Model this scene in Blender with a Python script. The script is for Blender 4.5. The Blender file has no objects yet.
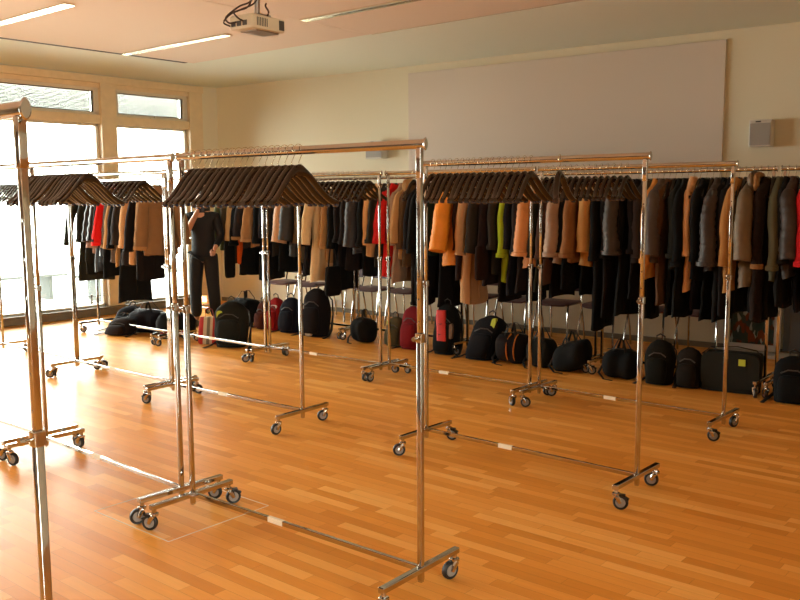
import bpy, bmesh, math, random
from mathutils import Vector, Matrix, Euler, noise
random.seed(7)
PI = math.pi
C = bpy.context.scene.collection
S = bpy.context.scene

# ---------------------------------------------------------------- camera
F_ = Vector((-0.63838514, 0.76053681, -0.11852496))
R_ = Vector((0.76636868, 0.64237472, -0.00581102))
U_ = Vector((-0.07171794, 0.09454349, 0.99293407))
cam = bpy.data.cameras.new('camera'); cam.lens = 875.56 * 36.0 / 800.0; cam.sensor_width = 36.0
cam.clip_start = 0.05; cam.clip_end = 500
cam_o = bpy.data.objects.new('camera', cam); C.objects.link(cam_o)
m = Matrix.Identity(4)
for i in range(3):
    m[i][0] = R_[i]; m[i][1] = U_[i]; m[i][2] = -F_[i]
m[0][3], m[1][3], m[2][3] = 0.0, 0.0, 1.6625
cam_o.matrix_world = m
S.camera = cam_o

# ---------------------------------------------------------------- light
W = bpy.data.worlds.new('world'); S.world = W; W.use_nodes = True
bg = W.node_tree.nodes['Background']
bg.inputs['Color'].default_value = (1.0, 0.96, 0.87, 1)
bg.inputs['Strength'].default_value = 20.0
S.view_settings.view_transform = 'Standard'; S.view_settings.look = 'None'
S.view_settings.gamma = 1.0; S.view_settings.use_curve_mapping = False
S.view_settings.exposure = 0.1
try:
    S.cycles.use_denoising = True
    S.cycles.max_bounces = 8; S.cycles.diffuse_bounces = 5; S.cycles.glossy_bounces = 4
    S.cycles.transparent_max_bounces = 12; S.cycles.sample_clamp_indirect = 8.0
    S.cycles.caustics_reflective = False; S.cycles.caustics_refractive = False
except Exception: pass
# daylight portals in the glazed wall and the added right bay (they only steer the sky's own light)
def portal(y0, y1, z0, z1, added_bay=False):
    l = bpy.data.lights.new('window_daylight', 'AREA'); l.shape = 'RECTANGLE'
    l.size = y1 - y0; l.size_y = z1 - z0; l.cycles.is_portal = True
    o = bpy.data.objects.new('window_daylight', l); C.objects.link(o)
    if added_bay: o.matrix_world = Matrix.Translation((3.58, (y0 + y1) / 2, (z0 + z1) / 2)) @ Euler((PI/2, 0, PI/2)).to_matrix().to_4x4(); return
    o.matrix_world = Matrix.Translation((-11.36, (y0 + y1) / 2, (z0 + z1) / 2)) @ Euler((PI/2, 0, -PI/2)).to_matrix().to_4x4()

# ---------------------------------------------------------------- materials
def lin(c):
    out = []
    for v in c:
        v = v / 255.0
        out.append(v / 12.92 if v <= 0.04045 else ((v + 0.055) / 1.055) ** 2.4)
    return tuple(out) + (1.0,)
def mat(name, col, rough=0.6, metal=0.0, spec=0.5, bump=None, vary=0.0, coat=0.0):
    mt = bpy.data.materials.new(name); mt.use_nodes = True
    nt = mt.node_tree; b = nt.nodes['Principled BSDF']
    b.inputs['Base Color'].default_value = lin(col); b.inputs['Roughness'].default_value = rough
    b.inputs['Metallic'].default_value = metal; b.inputs['Specular IOR Level'].default_value = spec
    b.inputs['Coat Weight'].default_value = coat
    tc = nt.nodes.new('ShaderNodeTexCoord')
    if vary:
        n = nt.nodes.new('ShaderNodeTexNoise'); n.inputs['Scale'].default_value = 9; n.inputs['Detail'].default_value = 4
        nt.links.new(tc.outputs['Object'], n.inputs['Vector'])
        r = nt.nodes.new('ShaderNodeMapRange'); r.inputs['To Min'].default_value = 1 - vary; r.inputs['To Max'].default_value = 1 + vary
        nt.links.new(n.outputs['Fac'], r.inputs['Value'])
        mx = nt.nodes.new('ShaderNodeMix'); mx.data_type = 'RGBA'; mx.blend_type = 'MULTIPLY'; mx.inputs[0].default_value = 1
        mx.inputs[6].default_value = lin(col)
        nt.links.new(r.outputs['Result'], mx.inputs[7]); nt.links.new(mx.outputs[2], b.inputs['Base Color'])
    if bump:
        n = nt.nodes.new('ShaderNodeTexNoise'); n.inputs['Scale'].default_value = bump[0]; n.inputs['Detail'].default_value = 3
        nt.links.new(tc.outputs['Object'], n.inputs['Vector'])
        bp = nt.nodes.new('ShaderNodeBump'); bp.inputs['Strength'].default_value = bump[1]; bp.inputs['Distance'].default_value = 0.01
        nt.links.new(n.outputs['Fac'], bp.inputs['Height']); nt.links.new(bp.outputs['Normal'], b.inputs['Normal'])
    return mt
M = {}
M['chrome'] = mat('chrome', (190, 188, 184), 0.08, 1.0)
M['rear'] = mat('dark rear wall', (112, 90, 70), 0.6, vary=0.15)  # unseen wall behind the camera, tone chosen to darken the chrome's reflections
M['steel'] = mat('brushed steel', (170, 168, 162), 0.3, 1.0)
M['hook'] = mat('hook wire', (215, 205, 180), 0.2, 1.0)
M['hanger'] = mat('lacquered dark wood', (38, 23, 11), 0.2, 0, 0.35, vary=0.2, coat=0.12)
M['rubber'] = mat('black rubber', (28, 26, 25), 0.5)
M['hub'] = mat('grey hub plastic', (150, 145, 138), 0.4)
M['black_plastic'] = mat('black plastic', (22, 22, 22), 0.35)
M['sticker'] = mat('paper sticker', (238, 226, 200), 0.6)
M['wall'] = mat('painted plaster', (232, 224, 200), 0.85, bump=(60, 0.04))
M['ceiling'] = mat('ceiling plaster', (224, 228, 214), 0.9, bump=(40, 0.03))
M['panel'] = mat('projection paint', (220, 208, 196), 0.8)
M['frame'] = mat('pale window timber', (230, 210, 174), 0.5, vary=0.12)
M['sash'] = mat('window sash paint', (222, 214, 196), 0.5)
M['gasket'] = mat('dark gasket', (70, 66, 60), 0.6)
M['plinth'] = mat('window plinth', (128, 118, 100), 0.6)
M['cpanel'] = mat('pinkish acoustic panel', (224, 204, 184), 0.9, bump=(40, 0.03))
M['slot'] = mat('dark ceiling slot', (30, 24, 20), 0.8)
M['reflector'] = mat('polished reflector', (235, 230, 215), 0.15, 1.0)
M['projector'] = mat('projector casing', (205, 190, 160), 0.45)
M['cable'] = mat('brown cable', (60, 38, 24), 0.6)
M['white_plastic'] = mat('white plastic', (220, 214, 204), 0.45)
M['grille'] = mat('speaker grille', (168, 164, 158), 0.7)
M['seat'] = mat('purple seat shell', (74, 42, 50), 0.45)
M['skin'] = mat('skin', (206, 150, 118), 0.5)
M['hair'] = mat('dark hair', (28, 18, 14), 0.5)
M['blackcloth'] = mat('black jersey', (18, 17, 19), 0.8)
M['terrace'] = mat('terrace slabs', (190, 190, 186), 0.8, vary=0.08)
M['rail_out'] = mat('railing metal', (34, 34, 34), 0.4, 0.6)
M['bench'] = mat('grey bench boards', (74, 78, 76), 0.7)
M['blind'] = mat('outside blind slats', (84, 92, 92), 0.6)
M['white_frame'] = mat('white picture frame', (200, 198, 200), 0.5)

def glass():
    mt = bpy.data.materials.new('window glass'); mt.use_nodes = True; nt = mt.node_tree
    for n in list(nt.nodes):
        if n.type != 'OUTPUT_MATERIAL': nt.nodes.remove(n)
    out = [n for n in nt.nodes if n.type == 'OUTPUT_MATERIAL'][0]
    t = nt.nodes.new('ShaderNodeBsdfTransparent'); t.inputs[0].default_value = (0.93, 0.97, 0.96, 1)
    g = nt.nodes.new('ShaderNodeBsdfGlossy'); g.inputs['Roughness'].default_value = 0.02
    f = nt.nodes.new('ShaderNodeFresnel'); f.inputs['IOR'].default_value = 1.45
    x = nt.nodes.new('ShaderNodeMixShader')
    nt.links.new(f.outputs[0], x.inputs[0]); nt.links.new(t.outputs[0], x.inputs[1]); nt.links.new(g.outputs[0], x.inputs[2])
    nt.links.new(x.outputs[0], out.inputs[0]); return mt
M['glass'] = glass()

def parquet():
    mt = bpy.data.materials.new('strip parquet'); mt.use_nodes = True; nt = mt.node_tree; b = nt.nodes['Principled BSDF']
    L = nt.links.new; N = nt.nodes.new
    tc = N('ShaderNodeTexCoord'); mp = N('ShaderNodeMapping'); L(tc.outputs['Object'], mp.inputs['Vector'])
    def mth(op, a, b=None, c=None):
        n = N('ShaderNodeMath'); n.operation = op
        for k, v in enumerate((a, b, c)):
            if v is None: continue
            if isinstance(v, (int, float)): n.inputs[k].default_value = v
            else: L(v, n.inputs[k])
        return n.outputs[0]
    sx = N('ShaderNodeSeparateXYZ'); L(mp.outputs[0], sx.inputs[0])
    ry = mth('DIVIDE', sx.outputs['Y'], 0.068); row = mth('FLOOR', ry)
    wr = N('ShaderNodeTexWhiteNoise'); wr.noise_dimensions = '1D'; L(row, wr.inputs['W'])
    cx = mth('ADD', mth('DIVIDE', sx.outputs['X'], 0.52), mth('MULTIPLY', wr.outputs['Value'], 7.0)); col_ = mth('FLOOR', cx)
    cb = N('ShaderNodeCombineXYZ'); L(col_, cb.inputs[0]); L(row, cb.inputs[1])
    wn = N('ShaderNodeTexWhiteNoise'); wn.noise_dimensions = '2D'; L(cb.outputs[0], wn.inputs['Vector'])
    fy = mth('FRACT', ry); fx = mth('FRACT', cx)
    ey = mth('MINIMUM', fy, mth('SUBTRACT', 1.0, fy)); ex = mth('MINIMUM', fx, mth('SUBTRACT', 1.0, fx))
    seam = mth('MAXIMUM', mth('LESS_THAN', ey, 0.012), mth('LESS_THAN', ex, 0.0016))
    cr = N('ShaderNodeValToRGB'); L(wn.outputs['Value'], cr.inputs[0])
    e = cr.color_ramp.elements
    e[0].position = 0.0; e[0].color = lin((222, 148, 60)); e[1].position = 1.0; e[1].color = lin((250, 188, 102))
    k = cr.color_ramp.elements.new(0.45); k.color = lin((236, 162, 72))
    k = cr.color_ramp.elements.new(0.75); k.color = lin((241, 170, 82))
    mp2 = N('ShaderNodeMapping'); mp2.inputs['Scale'].default_value = (2.2, 30, 1); L(tc.outputs['Object'], mp2.inputs['Vector'])
    gn = N('ShaderNodeTexNoise'); gn.inputs['Scale'].default_value = 1.6; gn.inputs['Detail'].default_value = 6; L(mp2.outputs[0], gn.inputs['Vector'])
    mr = N('ShaderNodeMapRange'); mr.inputs['To Min'].default_value = 0.9; mr.inputs['To Max'].default_value = 1.08; L(gn.outputs['Fac'], mr.inputs['Value'])
    mx = N('ShaderNodeMix'); mx.data_type = 'RGBA'; mx.blend_type = 'MULTIPLY'; mx.inputs[0].default_value = 1
    L(cr.outputs[0], mx.inputs[6]); L(mr.outputs[0], mx.inputs[7])
    sm_ = N('ShaderNodeMix'); sm_.data_type = 'RGBA'; L(mth('MULTIPLY', seam, 0.45), sm_.inputs[0]); L(mx.outputs[2], sm_.inputs[6]); sm_.inputs[7].default_value = lin((120, 66, 26))
    L(sm_.outputs[2], b.inputs['Base Color'])
    b.inputs['Roughness'].default_value = 0.27; b.inputs['Specular IOR Level'].default_value = 0.08
    rr = N('ShaderNodeMapRange'); rr.inputs['To Min'].default_value = 0.28; rr.inputs['To Max'].default_value = 0.42; L(gn.outputs['Fac'], rr.inputs['Value']); L(rr.outputs[0], b.inputs['Roughness'])
    return mt
M['parquet'] = parquet()

# ---------------------------------------------------------------- mesh helpers
class MB:
    def __init__(s): s.v = []; s.f = []
    def box(s, c, d, rot=None):
        n = len(s.v)
        for sx in (-1, 1):
            for sy in (-1, 1):
                for sz in (-1, 1):
                    p = Vector((sx * d[0] / 2, sy * d[1] / 2, sz * d[2] / 2))
                    if rot is not None: p = rot @ p
                    s.v.append(tuple(p + Vector(c)))
        for q in ((0,1,3,2),(4,6,7,5),(0,4,5,1),(2,3,7,6),(0,2,6,4),(1,5,7,3)): s.f.append(tuple(n + i for i in q))
        return s
    def rings(s, rs, cap0=True, cap1=True):
        n = len(s.v); k = len(rs[0])
        for r in rs: s.v += [tuple(p) for p in r]
        for i in range(len(rs) - 1):
            for j in range(k):
                a = n + i*k + j; b = n + i*k + (j+1) % k
                s.f.append((a, b, b + k, a + k))
        if cap0: s.f.append(tuple(n + j for j in reversed(range(k))))
        if cap1: s.f.append(tuple(n + (len(rs)-1)*k + j for j in range(k)))
        return s
    def tube(s, pts, r, k=8, sq=None, up=(0,0,1), caps=True):
        """round (or elliptical: r = (rside, rup)) tube along points; r may be a list"""
        P = [Vector(p) for p in pts]; rs = []
        for i, p in enumerate(P):
            t = (P[min(i+1, len(P)-1)] - P[max(i-1, 0)]).normalized()
            u = Vector(up)
            if abs(t.dot(u)) > 0.95: u = Vector((1,0,0))
            a = t.cross(u).normalized(); b = a.cross(t).normalized()
            rr = r[i] if isinstance(r, list) else r
            ra, rb = rr if isinstance(rr, tuple) else (rr, rr)
            off = PI/k if sq else 0
            rs.append([p + a*ra*math.cos(2*PI*j/k + off) + b*rb*math.sin(2*PI*j/k + off) for j in range(k)])
        return s.rings(rs, caps, caps)
    def disc_cyl(s, c, axis, r, h, k=20):
        c = Vector(c); a = Vector(axis).normalized()
        return s.tube([c - a*h/2, c - a*h*0.35, c + a*h*0.35, c + a*h/2], [r*0.9, r, r, r*0.9], k, up=(0,0,1) if abs(a.z) < .9 else (1,0,0))
    def mesh(s, name, m, smooth=True, auto=35):
        me = bpy.data.meshes.new(name); me.from_pydata(s.v, [], s.f)
        bm = bmesh.new(); bm.from_mesh(me); bmesh.ops.recalc_face_normals(bm, faces=bm.faces)
        if smooth:
            lim = math.radians(auto)
            for e in bm.edges:
                if len(e.link_faces) == 2 and e.calc_face_angle(0) > lim: e.smooth = False
            for f in bm.faces: f.smooth = True
        bm.to_mesh(me); bm.free()
        me.materials.append(m); return me
    def build(s, name, m, parent=None, loc=(0,0,0), rot=(0,0,0), smooth=True, auto=35, bevel=0):
        o = bpy.data.objects.new(name, s.mesh(name, m, smooth, auto)); C.objects.link(o)
        o.location = loc; o.rotation_euler = rot
        if parent is not None: o.parent = parent
        if bevel:
            b = o.modifiers.new('bevel', 'BEVEL'); b.width = bevel; b.segments = 2; b.limit_method = 'ANGLE'
        return o
def smooth_path(pts, n=6):
    P = [Vector(p) for p in pts]; P = [P[0]*2-P[1]] + P + [P[-1]*2-P[-2]]; out = []
    for i in range(1, len(P)-2):
        for k in range(n):
            t = k/n; a, b, c, d = P[i-1:i+3]
            out.append(0.5*((2*b) + (c-a)*t + (2*a-5*b+4*c-d)*t*t + (3*b-a-3*c+d)*t*t*t))
    return out + [P[-2]]
def tag(o, label=None, cat=None, group=None, kind=None):
    if label: o['label'] = label
    if cat: o['category'] = cat
    if group: o['group'] = group
    if kind: o['kind'] = kind
    return o
def empty(name, loc=(0,0,0), rz=0.0):
    o = bpy.data.objects.new(name, None); C.objects.link(o); o.location = loc; o.rotation_euler = (0,0,rz); o.empty_display_size = 0.05
    return o
kids = {}
def copy_tree(o, parent=None):
    c = o.copy(); C.objects.link(c)
    if parent is not None: c.parent = parent
    for ch in list(o.children): copy_tree(ch, c)
    return c
def struct(o): o['kind'] = 'structure'; return o
def sqtube(mb, a, b, w):
    """square tube of side w between two points"""
    rs = []
    for z, s in ((a[2], 0.9), (a[2] + 0.002, 1), (b[2] - 0.002, 1), (b[2], 0.9)):
        ring = []
        for j in range(24):
            t = 2*PI*j/24; c, n = math.cos(t), math.sin(t)
            ring.append((a[0] + s*w/2*math.copysign(abs(c)**0.24, c), a[1] + s*w/2*math.copysign(abs(n)**0.24, n), z))
        rs.append(ring)
    return mb.rings(rs)

# ---------------------------------------------------------------- the room
XW, XE, YS, YN, ZC = -11.2, 3.4, -3.6, 9.0, 3.33
def wall_y(x): return 8.9 + 0.06 * (x + 11.2)
struct(MB().box(((XW+XE)/2 - 0.1, 3.0, -0.1), (XE-XW+0.6, 13.8, 0.2)).build('floor', M['parquet'], smooth=False))
struct(MB().box(((XW+XE)/2 - 0.1, 3.0, ZC + 0.12), (XE-XW+0.6, 13.8, 0.2)).build('ceiling', M['ceiling'], smooth=False))
# back wall, turned slightly against the racks
ang = math.atan(0.06)
struct(MB().box((0, 0.1, 0), (15.6, 0.2, 3.6)).build('wall_back', M['wall'], loc=(-3.9, wall_y(-3.9), 1.7), rot=(0,0,ang), smooth=False))
# wall behind the camera, and the right wall with an unseen bay added to brighten the foreground
struct(MB().box((0, 0, 0), (15.4, 0.2, 3.6)).build('wall_front', M['rear'], loc=(-3.9, YS - 0.1, 1.7), smooth=False))
sw = [(-3.2, -1.5), (-1.3, 0.4)]
fw = MB()
for x0, x1 in ((-3.8, -3.2), (-1.5, -1.3), (0.4, 10.0)): fw.box((0, (x0+x1)/2, 1.7), (0.2, x1-x0, 3.6))
fw.box((0, -1.4, -0.02), (0.19, 3.6, 0.3)).box((0, -1.4, 3.25), (0.19, 3.6, 0.5))
struct(fw.build('wall_right', M['wall'], loc=(XE + 0.1, 0, 0), smooth=False))
for i, (x0, x1) in enumerate(sw):
    w = struct(empty('window_%d' % (i+5), (XE + 0.1, (x0+x1)/2, 0), PI/2))  # guessed windows out of view, put in for more daylight on the floor
    wx = x1 - x0; s = MB()
    s.box((-wx/2+0.03,0,1.57),(0.06,0.07,2.86)).box((wx/2-0.03,0,1.57),(0.06,0.07,2.86)).box((0,0,2.97),(wx,0.07,0.06)).box((0,0,0.15),(wx,0.07,0.06)).build('sash', M['sash'], w, smooth=False)
    MB().box((0,0,1.57),(wx-0.12,0.008,2.74)).build('pane', M['glass'], w, smooth=False)
    portal(x0, x1, 0.14, 2.99, True)
# glazed wall: posts, head, plinth
struct(MB().box((0,0,0), (0.24, 0.5, 3.6)).build('wall_left', M['wall'], loc=(XW - 0.12, 8.84, 1.7), smooth=False))
wins = [(7.08, 8.34), (4.05, 6.85), (1.02, 3.82), (-2.01, 0.79)]
posts = [8.46, 6.965, 3.935, 0.905, -2.8]
fr = MB()
for i, y in enumerate(posts):
    w = 0.24 if i < 4 else 1.6
    struct(MB().box((0,0,0), (0.22, w, 3.15)).build('trim_%d' % (i+1), M['frame'], loc=(XW - 0.06, y, 1.69), smooth=False, bevel=0.006))
struct(MB().box((0,0,0), (0.24, 12.3, 0.10)).build('trim_6', M['frame'], loc=(XW - 0.05, 2.44, 3.285), smooth=False, bevel=0.006))
struct(MB().box((0,0,0), (0.16, 12.1, 0.115)).box((0.085,0,0.05),(0.02,12.1,0.02)).build('baseboard_left', M['plinth'], loc=(XW, 2.3, 0.0575), smooth=False, bevel=0.006))
for i, (y0, y1) in enumerate(wins):
    yc, wy = (y0+y1)/2, y1-y0
    w = struct(empty('window_%d' % (i+1), (XW - 0.08, yc, 0)))
    # timber transom bar and the upper opening sash
    MB().box((0.02,0,2.74), (0.16, wy, 0.12)).box((0.02,0,3.205),(0.14,wy,0.06)).build('transom', M['frame'], w, smooth=False, bevel=0.005)
    s = MB(); t = 0.075
    s.box((0.03,0,2.815),(0.08,wy-0.02,0.05)).box((0.03,0,3.155),(0.08,wy-0.02,0.05))
    s.box((0.03,-wy/2+t/2,2.985),(0.08,t,0.34)).box((0.03,wy/2-t/2,2.985),(0.08,t,0.34)).build('sash', M['sash'], w, smooth=False, bevel=0.006)
    g = MB(); 
    for z in (2.845, 3.125): g.box((0.02,0,z),(0.03,wy-2*t,0.014))
    for sy in (-1,1): g.box((0.02,sy*(wy/2-t-0.006),2.985),(0.03,0.014,0.28))
    g.build('gasket', M['gasket'], w, smooth=False)
    MB().box((0,0,2.985),(0.008,wy-2*t,0.29)).build('pane', M['glass'], w, smooth=False)
    MB().box((0.085,0,2.80),(0.03,0.10,0.018)).box((0.08,0.04,2.82),(0.02,0.02,0.05)).build('handle', M['white_plastic'], w, smooth=False, bevel=0.003)
    s = MB(); s.box((0,-wy/2+0.02,1.4),(0.06,0.04,2.56)).box((0,wy/2-0.02,1.4),(0.06,0.04,2.56)).box((0,0,2.665),(0.06,wy,0.03)).box((0,0,0.13),(0.06,wy,0.03))
    s.build('lower_frame', M['sash'], w, smooth=False, bevel=0.004)
    MB().box((0,0,1.4),(0.01,wy-0.08,2.52)).build('lower_pane', M['glass'], w, smooth=False)
    portal(y0, y1, 0.12, 3.2)
    # half-lowered outside blind over the upper part
    b = MB()
    for k in range(18): b.box((-0.13, 0, 2.87 + k*0.017), (0.020, wy - 0.04, 0.002), Euler((0, 0.95, 0)).to_matrix())
    b.box((-0.13,0,2.85),(0.04,wy-0.04,0.015))
    tag(b.build('window_blind', M['blind'], None, (XW - 0.08, yc, 0), smooth=False),
        ['outside slatted blind across the small top light nearest the corner', 'outside slatted blind across the wide top light left of the timber post',
         'slatted blind at the third window from the corner', 'slatted blind at the window furthest from the corner'][i], 'blind')
# terrace and railing outside
struct(MB().box((-16.2, 3, -0.2), (9.4, 30, 0.2)).build('terrace', M['terrace'], smooth=False))
rl = empty('terrace_railing', (-11.9, 3, -0.1))
tag(rl, 'low dark wire railing running along the terrace outside the windows', 'railing')
for k in range(9): MB().box((0, -8 + k*2.0, 0.16), (0.02, 0.02, 0.32)).build('post', M['rail_out'], rl, smooth=False)
for z in (0.20, 0.29): MB().tube([(0,-10,z),(0,10,z)], 0.007, 6).build('wire', M['rail_out'], rl)
for k, (x_, y_) in enumerate(((-14.6, 6.4), (-13.6, 9.4))):
    bn = empty('terrace_bench', (x_, y_, -0.1)); tag(bn, ['long grey slatted bench outside, the one further from the glass', 'long grey slatted bench outside, the one nearer the corner'][k], 'bench')
    for q in (-0.2, 0, 0.2): MB().box((q,0,0.42),(0.15,3.2,0.04)).build('seat_board', M['bench'], bn, smooth=False)
    for sy in (-1.3, 1.3): MB().box((0,sy,0.2),(0.46,0.06,0.4)).build('leg', M['bench'], bn, smooth=False)

# ceiling field, slots, light strips
def ceil_slab(n, x0, x1, y0, y1):
    struct(MB().box(((x0+x1)/2, (y0+y1)/2, ZC + 0.005), (x1-x0-0.006, y1-y0-0.006, 0.03)).build('ceiling_panel', M['ceiling'], smooth=False, bevel=0.002))
xs = [-9.19, -6.22, -3.25, -0.28, 2.69]; ys = [-3.0, -0.6, 1.8, 4.2, 5.97, 6.95]
ys = [-3.5, 0.5, 2.32, 4.14, 5.96, 6.95]
for a in range(4):
    for b in range(1):
        struct(MB().box(((xs[a]+xs[a+1])/2, 1.75, ZC + 0.004), (2.97-0.008, 10.4, 0.03)).build('ceiling_panel', M['cpanel'], smooth=False, bevel=0.002))
struct(MB().box((-9.25, 4.4, ZC + 0.008), (0.10, 5.0, 0.024)).build('trim_7', M['slot'], smooth=False))
def light(x0, x1, y, label):
    l = empty('linear_ceiling_light', ((x0+x1)/2, y, ZC - 0.012)); tag(l, label, 'ceiling light', 'linear lights set into the ceiling')
    L = x1 - x0
    MB().box((0,-0.045,-0.004),(L,0.012,0.018)).box((0,0.045,-0.004),(L,0.012,0.018)).box((-L/2,0,-0.004),(0.012,0.10,0.018)).box((L/2,0,-0.004),(0.012,0.10,0.018)).build('frame', M['reflector'], l, smooth=False)
    MB().box((0,0,0.0),(L,0.08,0.004)).build('diffuser', M['reflector'], l, smooth=False)
light(-9.18, -7.29, 5.965, 'linear ceiling light ending beside the projector, nearest the windows')
light(-6.18, -4.3, 5.965, 'linear ceiling light in the middle, right of the projector')
light(-9.1, -7.17, 4.14, 'linear ceiling light in the top left corner of the photo')
light(-6.18, -4.3, 4.14, 'linear ceiling light right above the projector, out of the top of the photo')
struct(MB().box((-4.7, 6.965, ZC - 0.006), (3.0, 0.02, 0.012)).build('trim_8', M['reflector'], smooth=False))
# floor box lid outline
struct(MB().box((-3.82,2.40,0.0006),(0.66,0.006,0.001)).box((-3.82,3.04,0.0006),(0.66,0.006,0.001)).box((-4.15,2.72,0.0006),(0.006,0.64,0.001)).box((-3.49,2.72,0.0006),(0.006,0.64,0.001)).build('floor_hatch_seam', M['sticker'], smooth=False))
# projection board on the back wall
pb = MB().box((0, 0, 0), (4.08, 0.03, 2.45)).build('projection_board', M['panel'], None, (-5.435, wall_y(-5.435) - 0.016, 2.03), (0,0,ang), smooth=False, bevel=0.004)
tag(pb, 'wide pale projection board on the back wall above the coats', 'projection board')
struct(MB().box((0, 0, 0), (15.2, 0.02, 0.06)).build('baseboard_back', M['plinth'], None, (-3.7, wall_y(-3.7) - 0.012, 0.03), (0,0,ang), smooth=False))
# speakers
def speaker(x, z, w, h, label):
    s = empty('wall_speaker', (x, wall_y(x), z), ang); tag(s, label, 'speaker', 'white speakers on the back wall')
    MB().box((0,-0.07,0),(w,0.13,h)).build('case', M['white_plastic'], s, smooth=False, bevel=0.008)
    MB().box((0,-0.138,-0.01),(w-0.02,0.008,h-0.05)).build('grille', M['grille'], s, smooth=False, bevel=0.002)
    MB().box((-0.02,-0.14,h/2-0.02),(0.05,0.006,0.014)).build('badge', M['gasket'], s, smooth=False)
speaker(-3.0, 2.27, 0.22, 0.27, 'small white box speaker on the back wall right of the projection board')
speaker(-7.98, 2.28, 0.28, 0.24, 'small grey white speaker at the left edge of the projection board')
# wall sockets
for x in (-8.87, -8.69):
    k = MB().box((0,-0.006,0),(0.12,0.012,0.08)).box((0,-0.013,0),(0.05,0.006,0.05)).build('wall_socket', M['white_plastic'], None, (x, wall_y(x) - 0.022, 0.13), (0,0,ang), smooth=False, bevel=0.003)
    tag(k, 'white wall socket, %s one of the pair low on the back wall' % ('left' if x < -8.8 else 'right'), 'socket', 'sockets low on the back wall')
# framed picture standing at the wall
pf = empty('framed_picture', (-2.98, wall_y(-2.98) - 0.16, 0), ang); tag(pf, 'white framed picture standing on a low ledge under the right coats', 'picture')
f = MB(); w_, h_ = 0.50, 0.78
f.box((-w_/2,0,h_/2+0.05),(0.06,0.04,h_)).box((w_/2,0,h_/2+0.05),(0.06,0.04,h_)).box((0,0,0.08),(w_,0.04,0.06)).box((0,0,h_+0.05),(w_,0.04,0.06)).build('frame', M['white_frame'], pf, smooth=False, bevel=0.004)
pm = mat('painted picture', (60, 70, 66), 0.3)
nt = pm.node_tree; vo = nt.nodes.new('ShaderNodeTexVoronoi'); vo.inputs['Scale'].default_value = 19; vo.feature = 'F1'
cr = nt.nodes.new('ShaderNodeValToRGB'); tcn = nt.nodes.new('ShaderNodeTexCoord'); mpn = nt.nodes.new('ShaderNodeMapping'); mpn.inputs['Scale'].default_value = (1.6, 1, 0.7)
nt.links.new(tcn.outputs['Object'], mpn.inputs[0]); nt.links.new(mpn.outputs[0], vo.inputs['Vector'])
sp = nt.nodes.new('ShaderNodeSeparateColor'); nt.links.new(vo.outputs['Color'], sp.inputs[0]); nt.links.new(sp.outputs[0], cr.inputs[0])
cr.color_ramp.interpolation = 'CONSTANT'
for p_, c_ in ((0, (30,58,58)), (0.3, (112,52,28)), (0.5, (44,66,66)), (0.7, (80,44,32)), (0.85, (150,160,160))):
    if p_ == 0: cr.color_ramp.elements[0].color = lin(c_)
    else:
        e_ = cr.color_ramp.elements.new(p_); e_.color = lin(c_)
cr.color_ramp.elements[-1].color = lin((24,30,34))
nt.links.new(cr.outputs[0], nt.nodes['Principled BSDF'].inputs['Base Color'])
MB().box((0,0.005,h_/2+0.05),(w_-0.03,0.012,h_-0.03)).build('canvas', pm, pf, smooth=False)
lg = MB().box((0,0,0.015),(0.80,0.30,0.03)).build('low_ledge', M['white_frame'], None, (-2.95, wall_y(-2.95) - 0.19, 0), (0,0,ang), smooth=False, bevel=0.005)
tag(lg, 'low pale ledge along the wall under the framed picture', 'ledge')
bd = MB().box((0,0,0.45),(0.06,0.02,0.84)).box((0.15,0.0,0.45),(0.24,0.02,0.84)).build('leaning_board', mat('blue grey board', (92,104,120), 0.5), None, (-2.66, wall_y(-2.66) - 0.10, 0.03), (0.02,0,ang), smooth=False, bevel=0.003)
tag(bd, 'blue grey board leaning at the wall right of the framed picture', 'board')

# projector
pj = empty('ceiling_projector', (-4.32, 3.77, 2.73), 0.06); tag(pj, 'cream ceiling projector hanging on a short pole with dark cables', 'projector')
MB().box((0,0,0),(0.20,0.29,0.085)).build('casing', M['projector'], pj, smooth=False, bevel=0.012)
MB().box((0,0.02,-0.045),(0.14,0.2,0.008)).build('mount_plate', M['steel'], pj, smooth=False, bevel=0.002)
MB().disc_cyl((0,0.15,0.005),(0,1,0),0.032,0.03).build('lens', M['black_plastic'], pj)
g = MB()
for k in range(7): g.box((0.101, -0.10 + k*0.014, 0), (0.004, 0.005, 0.05))
g.build('vent', M['gasket'], pj, smooth=False)
g = MB()
for k in range(3): g.box((-0.06 + k*0.05, -0.147, -0.01), (0.035, 0.006, 0.03))
g.build('socket_panel', M['gasket'], pj, smooth=False)
MB().tube([(0,0,0.04),(0,0,0.585)], 0.018, 12).disc_cyl((0,0,0.58),(0,0,1),0.07,0.012).box((0,0,0.05),(0.12,0.12,0.02)).build('ceiling_pole', M['steel'], pj)
MB().box((0.101, 0.112, 0.0),(0.004, 0.045, 0.06)).build('dark_grille', M['gasket'], pj, smooth=False, bevel=0.001)
for k, q in enumerate(([(-0.085,-0.15,-0.02),(-0.10,-0.19,0.0),(-0.07,-0.16,0.05),(-0.03,-0.10,0.085),(0.01,-0.02,0.14),(0.022,0.0,0.26),(0.02,0.0,0.58)],
             [(-0.03,-0.15,0.0),(-0.05,-0.19,-0.01),(-0.09,-0.18,0.03),(-0.05,-0.11,0.10),(0.0,-0.04,0.15),(-0.02,0.01,0.3),(-0.02,0.0,0.58)],
             [(0.03,-0.15,0.0),(0.03,-0.19,0.01),(-0.02,-0.18,0.05),(-0.04,-0.12,0.075),(0.0,-0.06,0.12),(0.0,-0.02,0.3),(0.0,-0.022,0.58)])):
    MB().tube(smooth_path(q), 0.0055, 7).build('cable', M['cable'], pj)
MB().tube(smooth_path([(0.06,0.02,0.04),(0.07,0.03,0.075),(0.055,0.02,0.11),(0.05,0.03,0.13)]), 0.006, 7).build('loose_cable', M['cable'], pj)

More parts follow.
